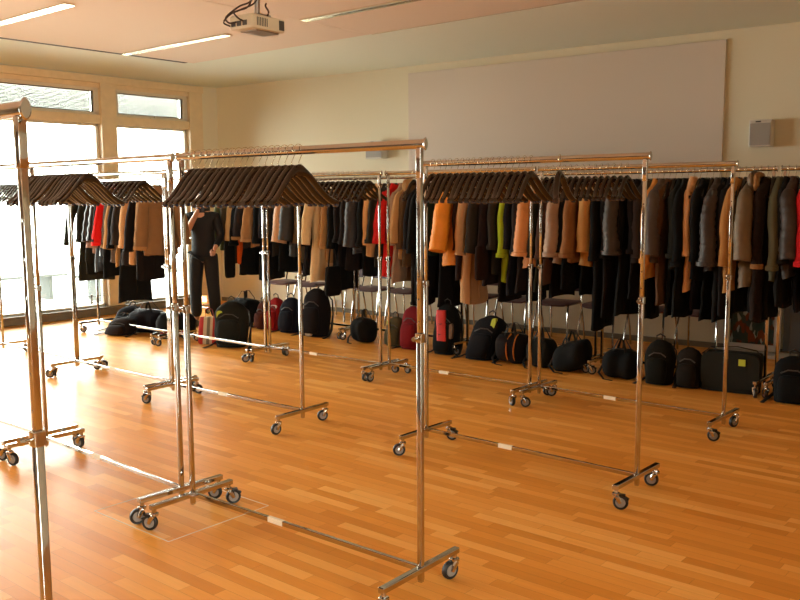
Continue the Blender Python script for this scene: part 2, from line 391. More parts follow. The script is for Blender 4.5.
# ---------------------------------------------------------------- rolling garment racks
RAIL_Z, HL, HW = 1.862, 0.75, 0.26
def make_caster_meshes():
    f = MB()
    f.tube([(0,0,0.108),(0,0,0.082)], 0.011, 10)
    f.disc_cyl((0,0,0.083),(0,0,1),0.022,0.014,14)
    for sy in (-1, 1):
        f.tube([(0.0,sy*0.014,0.078),(0.014,sy*0.017,0.062),(0.024,sy*0.017,0.038)], [(0.013,0.012),(0.011,0.014),(0.007,0.010)], 8)
    w = MB(); rs = []
    for r, y in ((0.024,-0.009),(0.035,-0.0125),(0.0395,-0.009),(0.041,0),(0.0395,0.009),(0.035,0.0125),(0.024,0.009)):
        rs.append([(0.024 + r*math.cos(2*PI*j/22), y, 0.041 + r*math.sin(2*PI*j/22)) for j in range(22)])
    w.rings(rs, True, True)
    h = MB().disc_cyl((0.024,0,0.041),(0,1,0),0.027,0.028,18)
    b = MB().box((0.052,0,0.066),(0.030,0.022,0.008), Euler((0,0.45,0)).to_matrix()).box((0.03,0,0.080),(0.034,0.030,0.008))
    return (f.mesh('fork', M['chrome']), w.mesh('wheel', M['rubber']), h.mesh('hub', M['hub']), b.mesh('brake_tab', M['black_plastic'], False))
cm = make_caster_meshes()
def caster(parent, x, y, rz, brake):
    f = bpy.data.objects.new('caster', cm[0]); C.objects.link(f); f.parent = parent; f.location = (x, y, 0); f.rotation_euler = (0,0,rz)
    for n, k in (('wheel',1),('hub',2)) + ((('brake_tab',3),) if brake else ()):
        o = bpy.data.objects.new(n, cm[k]); C.objects.link(o); o.parent = f
def oval(x, ry, rz, k=20, z0=0.0): return [(x, ry*math.cos(2*PI*j/k), z0 + rz*math.sin(2*PI*j/k)) for j in range(k)]
def lens(x, ry, rz, k=20):
    out = []
    for j in range(k):
        a = 2*PI*j/k; out.append((x, ry*math.copysign(abs(math.cos(a))**1.35, math.cos(a)), RAIL_Z + rz*math.sin(a)))
    return out
def make_rack():
    r = empty('garment_rack')
    MB().rings([oval(-HL-0.026,0.012,0.0185,20,RAIL_Z), oval(HL+0.026,0.012,0.0185,20,RAIL_Z)]).build('top_rail', M['chrome'], r)
    for s in (-1, 1):
        x = s*(HL+0.026)
        MB().rings([lens(x,0.014,0.024), lens(x+s*0.003,0.015,0.026), lens(x+s*0.006,0.012,0.022)]).build('end_cap', M['chrome'], r)
    for s in (-1, 1):
        x = s*HL
        u = MB()
        sqtube(u, (x,0,0.075), (x,0,1.095), 0.0225); u.box((x,0,0.072),(0.018,0.018,0.01))
        up = u.build('upright', M['chrome'], r)
        t = MB(); sqtube(t, (x,0,1.09), (x,0,1.76), 0.0185)
        for k in range(6): t.box((x,-0.0096,1.16+k*0.09),(0.007,0.0008,0.007))
        t.build('inner_tube', M['chrome'], up)
        t = MB(); sqtube(t, (x,0,1.73), (x,0,1.846), 0.0235); t.build('rail_socket', M['chrome'], up)
        t = MB(); sqtube(t, (x,0,1.075), (x,0,1.112), 0.031); t.build('height_collar', M['chrome'], up)
        MB().tube([(x,-0.012,1.093),(x,-0.03,1.093),(x,-0.034,1.093),(x,-0.046,1.093)],[0.004,0.004,0.010,0.009],10).build('clamp_knob', M['chrome'], up)
        f = MB().box((x,0,0.122),(0.030,2*HW,0.026)).build('foot_bar', M['chrome'], r, smooth=False, bevel=0.004)
    MB().box((0,0,0.124),(2*HL-0.02,0.018,0.024)).build('base_rail', M['chrome'], r, smooth=False, bevel=0.003)
    MB().box((-0.12,0,0.124),(0.10,0.0192,0.0252)).build('sticker', M['sticker'], r, smooth=False)
    return r
rack0 = make_rack(); used = [False]
def rack(x, y, a, label, cast):
    r = rack0 if not used[0] else copy_tree(rack0)
    used[0] = True
    r.location = (x, y, 0); r.rotation_euler = (0,0,a)
    tag(r, label, 'garment rack', 'chrome rolling garment racks')
    for (sx, sy), (rz, br) in zip(((-1,-1),(-1,1),(1,-1),(1,1)), cast):
        todo.append((r, sx*HL, sy*(HW-0.02), rz, br))
    return r
todo = []
def cs(*d): return [(math.radians(a), b) for a, b in d]
def rc():
    return [(random.uniform(0, 2*PI), random.random() < 0.5) for _ in range(4)]
racks = [
 (-2.719, 1.0, 0.0, 'nearest rack, its single end upright standing at the left edge of the photo', None),
 (-6.16, 2.765, 0.01, 'rack left of the front row, its foot just behind the nearest upright', cs((20,0),(80,1),(200,0),(30,0))),
 (-4.543, 2.725, -0.03, 'second rack of the front row, full of empty dark hangers before the window', cs((20,0),(200,0),(250,0),(210,0))),
 (-2.924, 2.70, 0.02, 'large front rack in the middle with a long empty right half of rail', cs((210,1),(60,1),(250,0),(255,0))),
 (-8.40, 4.33, 0.0, 'middle row rack at the far left edge before the glazing', None),
 (-6.866, 4.29, 0.0, 'middle row rack seen under the hangers at the left', None),
 (-5.276, 4.268, 0.03, 'empty middle row rack between the two uprights of the front rack', cs((200,1),(10,0),(260,0),(240,0))),
 (-2.759, 4.43, -0.02, 'middle row rack at right, part filled with empty dark hangers', cs((230,0),(20,1),(20,1),(200,0))),
 (-9.17, 5.92, 0.0, 'third row rack nearest the windows carrying coats', None),
 (-7.525, 5.92, 0.0, 'third row rack with one sunlit upright in the left half', None),
 (-5.988, 5.953, 0.01, 'third row rack with hangers behind the front rack', None),
 (-4.428, 6.011, 0.0, 'third row rack behind the cluster of hangers in the centre', None),
 (-2.856, 6.022, -0.02, 'third row rack at right with its bare rail end in front of the coats', cs((30,0),(200,0),(20,1),(250,0))),
 (-9.33, 7.52, 0.0, 'back row rack in the window corner', None),
 (-7.77, 7.52, 0.0, 'back row rack holding the olive and camel coats', None),
 (-6.20, 7.52, 0.0, 'back row rack holding the red jacket and black overcoats', None),
 (-4.625, 7.52, 0.0, 'back row rack holding the orange jacket and lime coat', None),
 (-3.05, 7.50, 0.0, 'back row rack holding the cream coat with a big collar', None),
 (-1.46, 7.50, 0.0, 'back row rack running out of the right edge of the photo', None),
]
for x, y, a, l, c in racks: rack(x, y, a, l, c or rc())
for r, x, y, rz, br in todo: caster(r, x, y, rz, br)

# ---------------------------------------------------------------- hangers (origin on the rail's axis, arms along local y)
M['tip'] = mat('dark glossy tip', (40, 40, 52), 0.15, 0, 0.8)
ORD = 'second third fourth fifth sixth seventh eighth ninth tenth eleventh twelfth thirteenth fourteenth fifteenth sixteenth seventeenth eighteenth nineteenth twentieth twenty-first twenty-second twenty-third twenty-fourth twenty-fifth twenty-sixth twenty-seventh twenty-eighth twenty-ninth thirtieth'.split()
def make_hanger():
    h = empty('coat_hanger')
    n = 21; rs = []
    for i in range(n):
        t = -1 + 2*i/(n-1); a = abs(t)
        y = 0.200*t
        q = max(0, (a-0.07)/0.93); sm = q*q*(3-2*q); z = -0.086 - 0.160*(0.30*q + 0.70*sm) + 0.016*a*a
        th = 0.0165 + 0.003*a; hh = 0.021 - 0.003*a + 0.006*math.exp(-(a/0.12)**2)
        x = 0.034*a*a
        if i in (0, n-1): th *= 0.75; hh *= 0.7
        rs.append([(x + th*math.cos(2*PI*j/10), y + 0.35*hh*math.sin(2*PI*j/10)*(-1 if t > 0 else 1)*(a), z + hh*math.sin(2*PI*j/10)) for j in range(10)])
    MB().rings(rs).build('arms', M['hanger'], h)
    p = []
    for k in range(12):
        a = math.radians(-50 + k*23)
        p.append((0, 0.0275*math.cos(a)*1.0, 0.0 + 0.0275*math.sin(a)))
    p = [(0, 0.0, -0.086), (0, 0.0, -0.050), (0, 0.010, -0.034)] + [(0, q[1], q[2]) for q in p]
    MB().tube(p, 0.0019, 6, up=(1,0,0)).build('hook', M['hook'], h)
    for s in (-1, 1): MB().disc_cyl((0.033, s*0.193, -0.240), (1,0,0), 0.010, 0.022, 10).build('tip_pad', M['tip'], h)
    return h
hang0 = make_hanger(); hused = [False]
def hanger(x, y, rz, label, group, tilt=0.0):
    h = hang0 if not hused[0] else copy_tree(hang0)
    hused[0] = True
    h.location = (x, y, RAIL_Z); h.rotation_euler = (tilt, 0, rz)
    tag(h, label, 'coat hanger', group)
def cluster(x0, x1, y, n, where, group):
    for i in range(n):
        x = x0 + (x1-x0)*i/(n-1) + random.uniform(-0.004, 0.004)
        rz = random.gauss(0, 0.035)
        k = n-1-i
        lab = ('rightmost' if k == 0 else 'leftmost' if i == 0 else ORD[k-1]) + ' bare wooden hanger ' + ('' if k in (0, n-1) else 'from the right ') + where
        hanger(x, y, rz, lab, group, random.gauss(0, 0.015))
def rowy(r, x): return r[1] + (x - r[0])*math.sin(r[2])
cluster(-3.60, -2.84, 2.70, 18, 'on the large front rack', 'bare hangers on the large front rack')
cluster(-5.25, -4.62, 2.735, 16, 'on the second front row rack', 'bare hangers on the second front row rack')
cluster(-3.44, -2.72, 4.435, 17, 'on the middle row rack at right', 'bare hangers on the middle row rack at right')
hanger(-2.53, 4.43, 0.25, 'single dark hanger hung apart, just right of the central hanger cluster', 'bare hangers on the middle row rack at right')
cluster(-9.10, -7.78, 4.33, 22, 'on the far left middle row rack', 'bare hangers on the far left middle row rack')
cluster(-7.2, -6.4, 4.29, 12, 'on the middle row rack under the front hangers', 'bare hangers on the hidden middle row rack')
cluster(-6.65, -5.36, 5.955, 21, 'on the rack left of the red jacket', 'bare hangers on the third row rack left of the red jacket')
cluster(-3.55, -2.88, 6.02, 14, 'on the third row rack at right', 'bare hangers on the third row rack at right')
hanger(-4.86, 5.99, 0.05, 'dark hanger alone on the third row rack behind the tan coat', 'bare hangers on the third row rack at right')

# ---------------------------------------------------------------- coats
cmats = {}
def cloth(c, style):
    c = tuple(int(round(v/6.0)*6) for v in c)
    k = (c, style in ('leather','puffy','puffy2','puffyhood'), style == 'fur')
    if k not in cmats:
        cmats[k] = mat('cloth', c, 0.38 if style == 'leather' else (0.55 if k[1] else 0.88), 0, 0.5 if k[1] else 0.2, bump=((55, 0.9) if k[2] else (30, 0.25)), vary=0.14)
    return cmats[k]
M['button'] = mat('button', (60, 50, 40), 0.3); M['lining'] = mat('dark lining', (30, 26, 26), 0.7)
M['fur'] = mat('pale brown fur', (150, 108, 62), 0.95, bump=(70, 1.0), vary=0.3)
def sell(a, rx, ry, p=2.6):
    c, s = math.cos(a), math.sin(a)
    return (math.copysign(abs(c)**(2/p), c)*rx, math.copysign(abs(s)**(2/p), s)*ry)
def coat(x, y, zb, col, style, desc, label, group, yaw=0.0, wide=1.0):
    """neck at z=1.765; local y = width, local x = thickness; zb = hem height"""
    rnd = random.Random(int(x*1000) + len(desc))
    z0 = 1.765; Lh = z0 - zb
    puffy = style.startswith('puffy')
    o = empty('jacket' if 'jacket' in desc or 'parka' in desc else 'coat', (x, y, z0), rnd.gauss(0, 0.06) + yaw); mt = cloth(col, style)
    tag(o, label, 'jacket' if 'jacket' in desc or 'parka' in desc else 'coat', group)
    sw = rnd.uniform(0.175, 0.2); th = rnd.uniform(0.036, 0.046)*(1.3 if puffy or style == 'fur' else 1)*wide
    big = 'jacket' in desc or 'parka' in desc
    if big: th *= 1.2
    if style == 'fill': sw = 0.165; th *= 0.9
    if style == 'collar': sw = 0.17; th = 0.03
    N = 30; rs = []; K = 18 if not puffy else 34
    ph = [rnd.uniform(0, 6.28) for _ in range(4)]
    sil = [(0.0,0.055,0.7),(0.018,0.085,0.8),(0.045,0.135,0.9),(0.075,sw-0.01,1.0),(0.11,sw+0.012,1.05),(0.17,sw+0.008,1.15),(0.30,sw-0.01,1.15)]
    def prof(d):
        if d <= 0.30:
            for (a,b,c),(a2,b2,c2) in zip(sil, sil[1:]):
                if a <= d <= a2:
                    t = (d-a)/(a2-a); return b+(b2-b)*t, c+(c2-c)*t
        t = (d-0.30)/max(Lh-0.30, 0.01)
        fl = 0.035 if style != 'collar' else -0.02
        return sw-0.01 + fl*t - 0.02*math.sin(PI*min(t*1.3,1)), 1.15 - 0.15*t
    ds = [0.0,0.018,0.045,0.075,0.11,0.17,0.235] + [0.30 + (Lh-0.30)*i/K for i in range(K+1)]
    for d in ds:
        w, tk = prof(d); amp = 0.0 if d < 0.15 else min(1, (d-0.15)/0.6)
        tt = th*tk
        if puffy and d > 0.10: tt *= 0.9 + 0.2*abs(math.sin(PI*(d-0.1)/0.062))**0.6; w *= 0.985+0.015*abs(math.sin(PI*(d-0.1)/0.062))
        ring = []
        for j in range(N):
            a = 2*PI*j/N
            px, py = sell(a, tt, w)
            f = 1 + amp*(0.22*math.sin(5*a+ph[0]+d*1.2) + 0.14*math.sin(9*a+ph[1]-d*2))*(0.45 if puffy else 1)
            px = px*f + 0.010*amp*math.sin(ph[2]+d*5)
            nz = noise.noise(Vector((py*7+ph[3], d*9, x*3+(1 if px > 0 else -1))))*0.012*min(1, d*6)
            px += nz*(1 if px > 0 else -1)
            zz = -d + (0.012*math.sin(2*a+ph[1]) if d > Lh-0.02 else 0)
            ring.append((px, py, zz))
        rs.append(ring)
    # turn the hem inwards so it reads as cloth with thickness
    last = rs[-1]; rs.append([(p[0]*0.8, p[1]*0.96, p[2]+0.004) for p in last]); rs.append([(p[0]*0.7, p[1]*0.93, p[2]+0.06) for p in last])
    MB().rings(rs, False, True).build('body', mt, o, auto=60)
    # sleeves
    SL = min(rnd.uniform(0.54, 0.64), Lh-0.05)
    if puffy: SL = min(SL, Lh-0.04)
    for s in (-1, 1):
        sx = rnd.uniform(0.0, 0.03) + 0.012; sp = rnd.uniform(0.06, 0.15) if style != 'fill' else 0.02; n = 18 if not puffy else 30
        pts = []; rad = []
        if style == 'puffy2': sp, sx = (0.24, 0.05) if s == -1 else (0.08, 0.04)
        for i in range(n+1):
            t = i/n
            yy = s*(sw - 0.035 + (sp+0.035)*(0.45*math.sin(min(t*1.9,1)*PI/2) + 0.55*t))
            pts.append((sx*math.sin(t*PI/2)*1.4 + 0.006*math.sin(t*9+ph[0]), yy, -0.075 - SL*t))
            r = (0.060 - 0.012*t)*(0.5+0.5*wide)*(1.12 if style in ('puffyhood','puffy') else 1)*(1.14 if big else 1)*(1 + 0.35*t if big else 1)
            if t < 0.12: r *= 0.55 + 0.45*t/0.12
            if style == 'collar': r *= 0.8
            if puffy: r *= 1.08*(0.92 + 0.11*abs(math.sin(PI*t*SL/0.062))**0.6)
            elif not style == 'leather': r *= 1 + 0.06*math.sin(t*22+ph[1])*t
            else: r *= 1 + 0.09*math.sin(t*30+ph[1])
            rad.append((r*0.85, r*1.0))
        b = MB(); b.tube(pts, [(q[1], q[0]) for q in rad], 14, up=(1,0,0), caps=True)
        sl = b.build('sleeve', mt, o, auto=60)
        e = pts[-1]; r = rad[-1][1]
        if rnd.random() < 0.45 or style == 'fur':
            MB().tube([(e[0],e[1],e[2]+0.035),(e[0],e[1],e[2]+0.03),(e[0],e[1],e[2]-0.004),(e[0],e[1],e[2]-0.008)], [r*0.98, r*1.08, r*1.08, r*0.9], 14, up=(1,0,0)).build('cuff', M['fur'] if style == 'fur' else mt, sl)
    # collar or hood
    cb = MB()
    if style in ('hood', 'puffyhood'):
        R = []
        for i in range(9):
            t = i/8.0; hh = 0.03 + 0.0*t
            aa = PI*t
            w = 0.095*math.sin(aa)**0.55 + 0.012; z = 0.075*(-math.cos(aa)); dx = 0.055*math.sin(aa)
            R.append([(0.02 + dx*math.cos(2*PI*j/16)*1.0, -0.03 + w*math.sin(2*PI*j/16), z - 0.005 + 0.01*math.sin(4*PI*j/16)) for j in range(16)])
        cb.rings(R).build('hood', mt, o, auto=70)
        t = MB(); pp = []
        for i in range(17):
            a = 2*PI*i/16; pp.append((0.060+0.008*math.sin(3*a), -0.045 + 0.085*math.sin(a), -0.025 + 0.075*math.cos(a)))
        t.tube(pp, 0.024, 8, up=(1,0,0)).build('hood_trim', M['fur'] if style == 'puffyhood' else mt, o)
    else:
        ch = 0.05 if style != 'collar' else 0.085; g = 0.012 if style != 'collar' else 0.05
        R = []
        for (zz, sc) in ((-0.02,1.25),(0.0,1.05),(0.012+ch*0.3,0.95),(0.018+ch*0.35,1.05),(0.0,1.25+g*6),(-ch*0.8,1.65+g*8)):
            ring = []
            for j in range(20):
                a = 2*PI*j/20; u, v = sell(a, 0.028*sc, 0.058*sc, 2.2)
                drop = -0.05*max(0, math.cos(a))*(1 if zz < 0 else 0.4)
                ring.append((u, v, zz + drop))
            R.append(ring)
        cb.rings(R, False, False).build('fur_collar' if style == 'fur' else 'collar', M['fur'] if style == 'fur' and col[0] > 50 else mt, o, auto=70)
    # front closing edge and buttons on the side facing right
    t = MB(); zs = [-0.08 - (Lh-0.12)*i/10 for i in range(11)]
    def xs_(z):
        k = min(range(len(ds)), key=lambda i: abs(ds[i]+z)); return max(p[0] for p in rs[k] if abs(p[1]) < 0.05)
    t.tube([(xs_(z)+0.001, -0.012, z) for z in zs], (0.005, 0.012), 6, up=(1,0,0)).build('front_edge', mt, o)
    if not puffy and Lh > 0.5:
        b = MB()
        for k in range(4):
            z = -0.22 - k*0.11; b.disc_cyl((xs_(z)+0.006, 0.012, z), (1,0,0), 0.010, 0.006, 10)
        b.build('buttons', M['button'], o)
    return o
COATS_BACK = [
    (-9.172, 0.966, (85, 82, 51), 'plain', 'olive green coat'),
    (-9.057, 0.787, (71, 62, 42), 'plain', 'olive brown coat'),
    (-8.902, 1.104, (195, 160, 116), 'plain', 'cream tan jacket'),
    (-8.802, 0.656, (15, 14, 14), 'plain', 'black coat'),
    (-8.669, 1.009, (42, 37, 34), 'fur', 'dark grey fur trimmed jacket'),
    (-8.553, 1.026, (167, 126, 81), 'plain', 'camel brown jacket'),
    (-8.435, 0.613, (12, 12, 12), 'plain', 'long black coat'),
    (-8.31, 0.934, (21, 20, 21), 'plain', 'black jacket'),
    (-8.18, 0.926, (41, 37, 30), 'plain', 'dark olive grey coat'),
    (-8.077, 0.733, (14, 13, 13), 'plain', 'black woollen coat'),
    (-7.956, 1.131, (209, 161, 122), 'puffy', 'peach beige quilted jacket'),
    (-7.837, 0.94, (31, 22, 18), 'puffy', 'dark brown quilted jacket'),
    (-7.716, 0.872, (107, 88, 66), 'plain', 'muted tan coat'),
    (-7.617, 0.708, (17, 15, 14), 'plain', 'black brown coat'),
    (-7.481, 0.643, (229, 197, 149), 'plain', 'long cream coat'),
    (-7.242, 0.893, (167, 126, 77), 'plain', 'camel coat'),
    (-7.15, 0.569, (10, 10, 10), 'plain', 'black long coat'),
    (-7.031, 0.856, (21, 20, 19), 'plain', 'black coat with straight sleeves'),
    (-6.921, 0.815, (29, 27, 25), 'plain', 'charcoal wool coat'),
    (-6.792, 1.004, (34, 31, 31), 'puffy', 'dark grey quilted jacket'),
    (-6.673, 0.759, (14, 13, 13), 'plain', 'black cloth coat'),
    (-6.578, 0.99, (209, 162, 110), 'plain', 'light tan jacket'),
    (-6.475, 0.86, (42, 36, 27), 'plain', 'dark olive brown coat'),
    (-6.343, 0.777, (201, 29, 25), 'plain', 'bright red jacket'),
    (-6.241, 0.705, (154, 126, 103), 'plain', 'pinkish beige coat'),
    (-6.153, 0.963, (178, 139, 88), 'hood', 'tan jacket with a raised hood'),
    (-6.068, 0.901, (85, 58, 34), 'plain', 'chestnut brown jacket'),
    (-5.972, 0.47, (18, 15, 14), 'plain', 'very long black coat'),
    (-5.888, 0.542, (15, 13, 12), 'plain', 'black overcoat'),
    (-5.791, 0.657, (21, 18, 16), 'plain', 'black brown overcoat'),
    (-5.696, 1.035, (22, 39, 24), 'plain', 'dark green jacket'),
    (-5.603, 0.477, (16, 13, 12), 'plain', 'long dark brown coat'),
    (-5.497, 0.928, (250, 159, 44), 'puffy2', 'bright orange jacket'),
    (-5.368, 0.789, (43, 25, 17), 'plain', 'dark reddish brown coat'),
    (-5.265, 0.546, (193, 150, 105), 'plain', 'long tan wool coat'),
    (-5.129, 1.108, (43, 36, 32), 'plain', 'charcoal brown jacket'),
    (-5.029, 0.757, (33, 26, 21), 'plain', 'dark brown corduroy coat'),
    (-4.934, 0.864, (50, 40, 34), 'plain', 'grey brown coat'),
    (-4.88, 0.595, (21, 17, 16), 'fill', 'coffee black coat'),
    (-4.8, 0.801, (148, 167, 31), 'plain', 'lime green coat'),
    (-4.705, 0.668, (26, 26, 29), 'plain', 'dark navy coat'),
    (-4.624, 0.713, (34, 31, 30), 'plain', 'charcoal coat'),
    (-4.561, 0.619, (14, 13, 13), 'fill', 'matt black coat'),
    (-4.505, 0.955, (217, 146, 76), 'puffy', 'orange tan quilted jacket'),
    (-4.397, 0.728, (39, 33, 25), 'plain', 'dark olive coat'),
    (-4.314, 0.801, (70, 50, 37), 'plain', 'mid brown coat'),
    (-4.259, 0.679, (16, 14, 13), 'fill', 'heavy black coat'),
    (-4.204, 1.008, (154, 126, 103), 'puffy', 'taupe quilted jacket'),
    (-4.113, 0.766, (15, 13, 13), 'fur', 'black fur coat'),
    (-4.034, 1.035, (140, 95, 62), 'plain', 'russet brown jacket'),
    (-3.969, 0.719, (13, 13, 13), 'fill', 'thin black coat'),
    (-3.913, 1.002, (193, 148, 97), 'plain', 'light tan leather jacket'),
    (-3.813, 0.411, (14, 13, 12), 'plain', 'ankle length black coat'),
    (-3.724, 0.532, (23, 19, 16), 'plain', 'long black brown coat'),
    (-3.639, 1.125, (51, 38, 27), 'puffy', 'dark brown padded jacket'),
    (-3.546, 0.565, (12, 11, 11), 'plain', 'floor length black coat'),
    (-3.472, 0.717, (16, 14, 14), 'plain', 'black coat with loose folds'),
    (-3.405, 1.062, (47, 43, 43), 'plain', 'slate grey jacket'),
    (-3.347, 0.547, (13, 12, 12), 'fill', 'deep black coat'),
    (-3.292, 0.925, (212, 144, 69), 'plain', 'orange tan coat'),
    (-3.237, 1.071, (70, 61, 52), 'puffy', 'dark taupe padded jacket'),
    (-3.183, 0.688, (81, 61, 43), 'plain', 'brown long coat'),
    (-3.128, 0.585, (12, 11, 12), 'fill', 'soot black coat'),
    (-3.073, 1.007, (31, 31, 23), 'plain', 'dark moss green jacket'),
    (-3.018, 0.593, (15, 14, 13), 'plain', 'black trench coat'),
    (-2.963, 0.823, (221, 183, 140), 'collar', 'narrow cream coat with a big collar'),
    (-2.908, 0.654, (17, 15, 17), 'fill', 'black puffer length coat'),
    (-2.853, 0.931, (14, 13, 13), 'plain', 'jet black coat'),
    (-2.798, 0.575, (12, 11, 11), 'fill', 'inky black coat'),
    (-2.743, 1.005, (46, 39, 28), 'puffy', 'dark olive padded jacket'),
    (-2.688, 0.585, (14, 12, 12), 'plain', 'long black wool coat'),
    (-2.633, 0.642, (23, 17, 17), 'plain', 'black plum coat'),
    (-2.578, 0.849, (181, 131, 79), 'plain', 'camel wool coat'),
    (-2.523, 0.667, (15, 13, 13), 'fill', 'brown black coat'),
    (-2.457, 0.89, (111, 90, 66), 'puffyhood', 'khaki quilted parka with a fur hood'),
    (-2.402, 0.696, (18, 16, 16), 'fill', 'faded black coat'),
    (-2.347, 0.617, (33, 26, 20), 'fur', 'dark brown fur coat'),
    (-2.293, 0.638, (12, 12, 12), 'fill', 'slim black coat'),
    (-2.238, 0.951, (89, 89, 71), 'plain', 'grey green coat'),
    (-2.183, 0.745, (18, 17, 16), 'plain', 'wide black coat'),
    (-2.128, 0.991, (49, 38, 28), 'puffy', 'dark chocolate padded jacket'),
    (-2.073, 0.722, (15, 15, 16), 'fill', 'blue black coat'),
    (-2.018, 1.122, (186, 27, 29), 'plain', 'crimson red jacket'),
    (-1.963, 0.825, (26, 28, 35), 'plain', 'dark blue coat'),
    (-1.908, 0.908, (21, 20, 19), 'plain', 'black coat at the frame edge'),
]
COATS_WINDOW = [
    (-9.93, 0.64, (44, 44, 36), 'plain', 'dark grey green coat'),
    (-9.845, 0.727, (32, 30, 27), 'plain', 'black brown coat'),
    (-9.76, 0.867, (36, 33, 29), 'plain', 'charcoal jacket'),
    (-9.675, 0.986, (202, 171, 154), 'plain', 'pale pink jacket'),
    (-9.59, 0.774, (21, 20, 20), 'leather', 'black leather coat'),
    (-9.505, 0.953, (28, 27, 28), 'leather', 'shiny dark leather jacket'),
    (-9.421, 0.714, (18, 17, 17), 'plain', 'black coat'),
    (-9.336, 1.131, (227, 31, 29), 'plain', 'bright red jacket'),
    (-9.251, 0.897, (108, 98, 90), 'fur', 'black and white flecked fur jacket'),
    (-9.166, 0.855, (187, 137, 83), 'plain', 'camel wool jacket'),
    (-9.081, 0.432, (17, 17, 16), 'plain', 'long black coat'),
    (-8.996, 0.865, (43, 35, 37), 'plain', 'dark purple brown jacket'),
    (-8.864, 0.896, (203, 156, 106), 'plain', 'light camel jacket'),
    (-8.717, 0.719, (21, 18, 18), 'plain', 'black cloth coat'),
    (-8.605, 1.069, (180, 131, 84), 'plain', 'short suede jacket'),
    (-8.52, 1.009, (142, 105, 72), 'plain', 'brown suede jacket'),
]
seen_lab = {}
def hang_coats(L, y, where, group):
    n = len(L); names = [c[4] for c in L]
    for i, (x, zb, col, st, d) in enumerate(L):
        lab = d
        dup = names.count(d) > 1
        nb = names[i-1] if i > 0 else None
        nx = names[i+1] if i < n-1 else None
        if nb and nx: lab = '%s between the %s and the %s' % (d, nb, nx)
        elif nx: lab = '%s %s, left of the %s' % (d, where, nx)
        else: lab = '%s %s, right of the %s' % (d, where, nb)
        if len(lab.split()) > 16: lab = '%s just right of the %s' % (d, nb)
        yy = y + random.uniform(-0.015, 0.015) + (0.05 if st == 'fill' else 0)
        gap = (L[i+1][0] - x) if i < n-1 else 0.1
        coat(x, yy, zb, col, st, d, lab, group, -0.5 if (L is COATS_WINDOW and i == 0) else 0.0, max(0.9, min(1.5, gap/0.09)))
        hanger(x, y, -0.5 if (L is COATS_WINDOW and i == 0) else 0.0, 'wooden hanger carrying the %s %s' % (d, 'on the back row' if L is COATS_BACK else 'by the windows'), 'hangers carrying coats')
hang_coats(COATS_BACK, 7.50, 'at the end of the back row', 'coats on the back row of racks')
hang_coats(COATS_WINDOW, 5.92, 'before the windows', 'coats on the rack before the windows')
def pouch(x, y, z, w, h, d, col, name, label, cat, rz=0.0):
    o = empty(name, (x, y, z), rz); tag(o, label, cat); mt = cloth(col, 'plain')
    rs = []
    for t, s in ((0,0.75),(0.06,0.95),(0.3,1.0),(0.7,0.97),(0.95,0.9),(1.0,0.8)):
        rs.append([tuple((sell(2*PI*j/16, d/2*s, w/2*s, 3.5)) + (-h + h*t,)) for j in range(16)])
    MB().rings(rs).build('bag_body', mt, o, auto=50)
    MB().tube([(0,-w*0.3,-0.01),(0,-w*0.2,0.16),(0,-0.02,0.30),(0,w*0.2,0.16),(0,w*0.3,-0.01)], (0.004,0.012), 6, up=(1,0,0)).build('strap', mt, o)
    return o
pouch(-4.98, 7.20, 1.16, 0.20, 0.34, 0.06, (44,22,18), 'hanging_bag', 'dark striped shoulder bag hanging in front of the long tan coat', 'bag')
pouch(-8.92, 7.22, 1.12, 0.16, 0.50, 0.06, (20,18,18), 'hanging_bag', 'narrow black bag hanging low between the olive coats', 'bag')
pouch(-7.10, 7.25, 0.85, 0.24, 0.34, 0.08, (14,13,14), 'hanging_bag', 'square black bag hanging below the camel coat', 'bag')
pouch(-8.80, 7.30, 1.12, 0.10, 0.32, 0.05, (220,90,24), 'hanging_bag', 'small orange and red bag hanging beside the person in black', 'bag')

# ---------------------------------------------------------------- chairs along the back wall
def make_chair():
    c = empty('stacking_chair')
    rs = []
    for z, s in ((-0.012,0.94),(-0.008,1.0),(0.006,1.0),(0.012,0.95)):
        rs.append([(0.22*s*sell(2*PI*j/24,1,1,4)[0], 0.21*s*sell(2*PI*j/24,1,1,4)[1], 0.455 + z - 0.010*math.cos(sell(2*PI*j/24,1,1,4)[0]*1.5) + (-0.015 if math.sin(2*PI*j/24) < -0.8 else 0)) for j in range(24)])
    MB().rings(rs).build('seat', M['seat'], c, auto=50)
    b = MB(); R = []
    for i in range(7):
        t = i/6; z = 0.56 + 0.27*t; w = 0.205 - 0.02*t
        R.append([(w*sell(2*PI*j/20,1,1,3)[0], 0.215 + 0.03*t + 0.009*sell(2*PI*j/20,1,1,3)[1] - 0.03*(1-abs(sell(2*PI*j/20,1,1,3)[0])**2)*0 , z) for j in range(20)])
    b.rings(R).build('backrest', M['seat'], c, auto=50)
    for sx in (-1, 1):
        MB().tube([(sx*0.19,-0.16,0.44),(sx*0.205,-0.21,0.22),(sx*0.215,-0.235,0.0)], 0.011, 8).build('leg', M['chrome'], c)
        MB().tube([(sx*0.195,0.235,0.80),(sx*0.195,0.215,0.60),(sx*0.19,0.17,0.44),(sx*0.205,0.21,0.2),(sx*0.21,0.235,0.0)], 0.011, 8).build('leg', M['chrome'], c)
    MB().tube([(-0.19,-0.16,0.435),(0.19,-0.16,0.435)], 0.009, 8).tube([(-0.19,0.17,0.435),(0.19,0.17,0.435)], 0.009, 8).tube([(-0.19,-0.16,0.435),(-0.19,0.17,0.435)], 0.009, 8).tube([(0.19,-0.16,0.435),(0.19,0.17,0.435)], 0.009, 8).build('seat_frame', M['chrome'], c)
    return c
ch0 = make_chair()
NC = 12
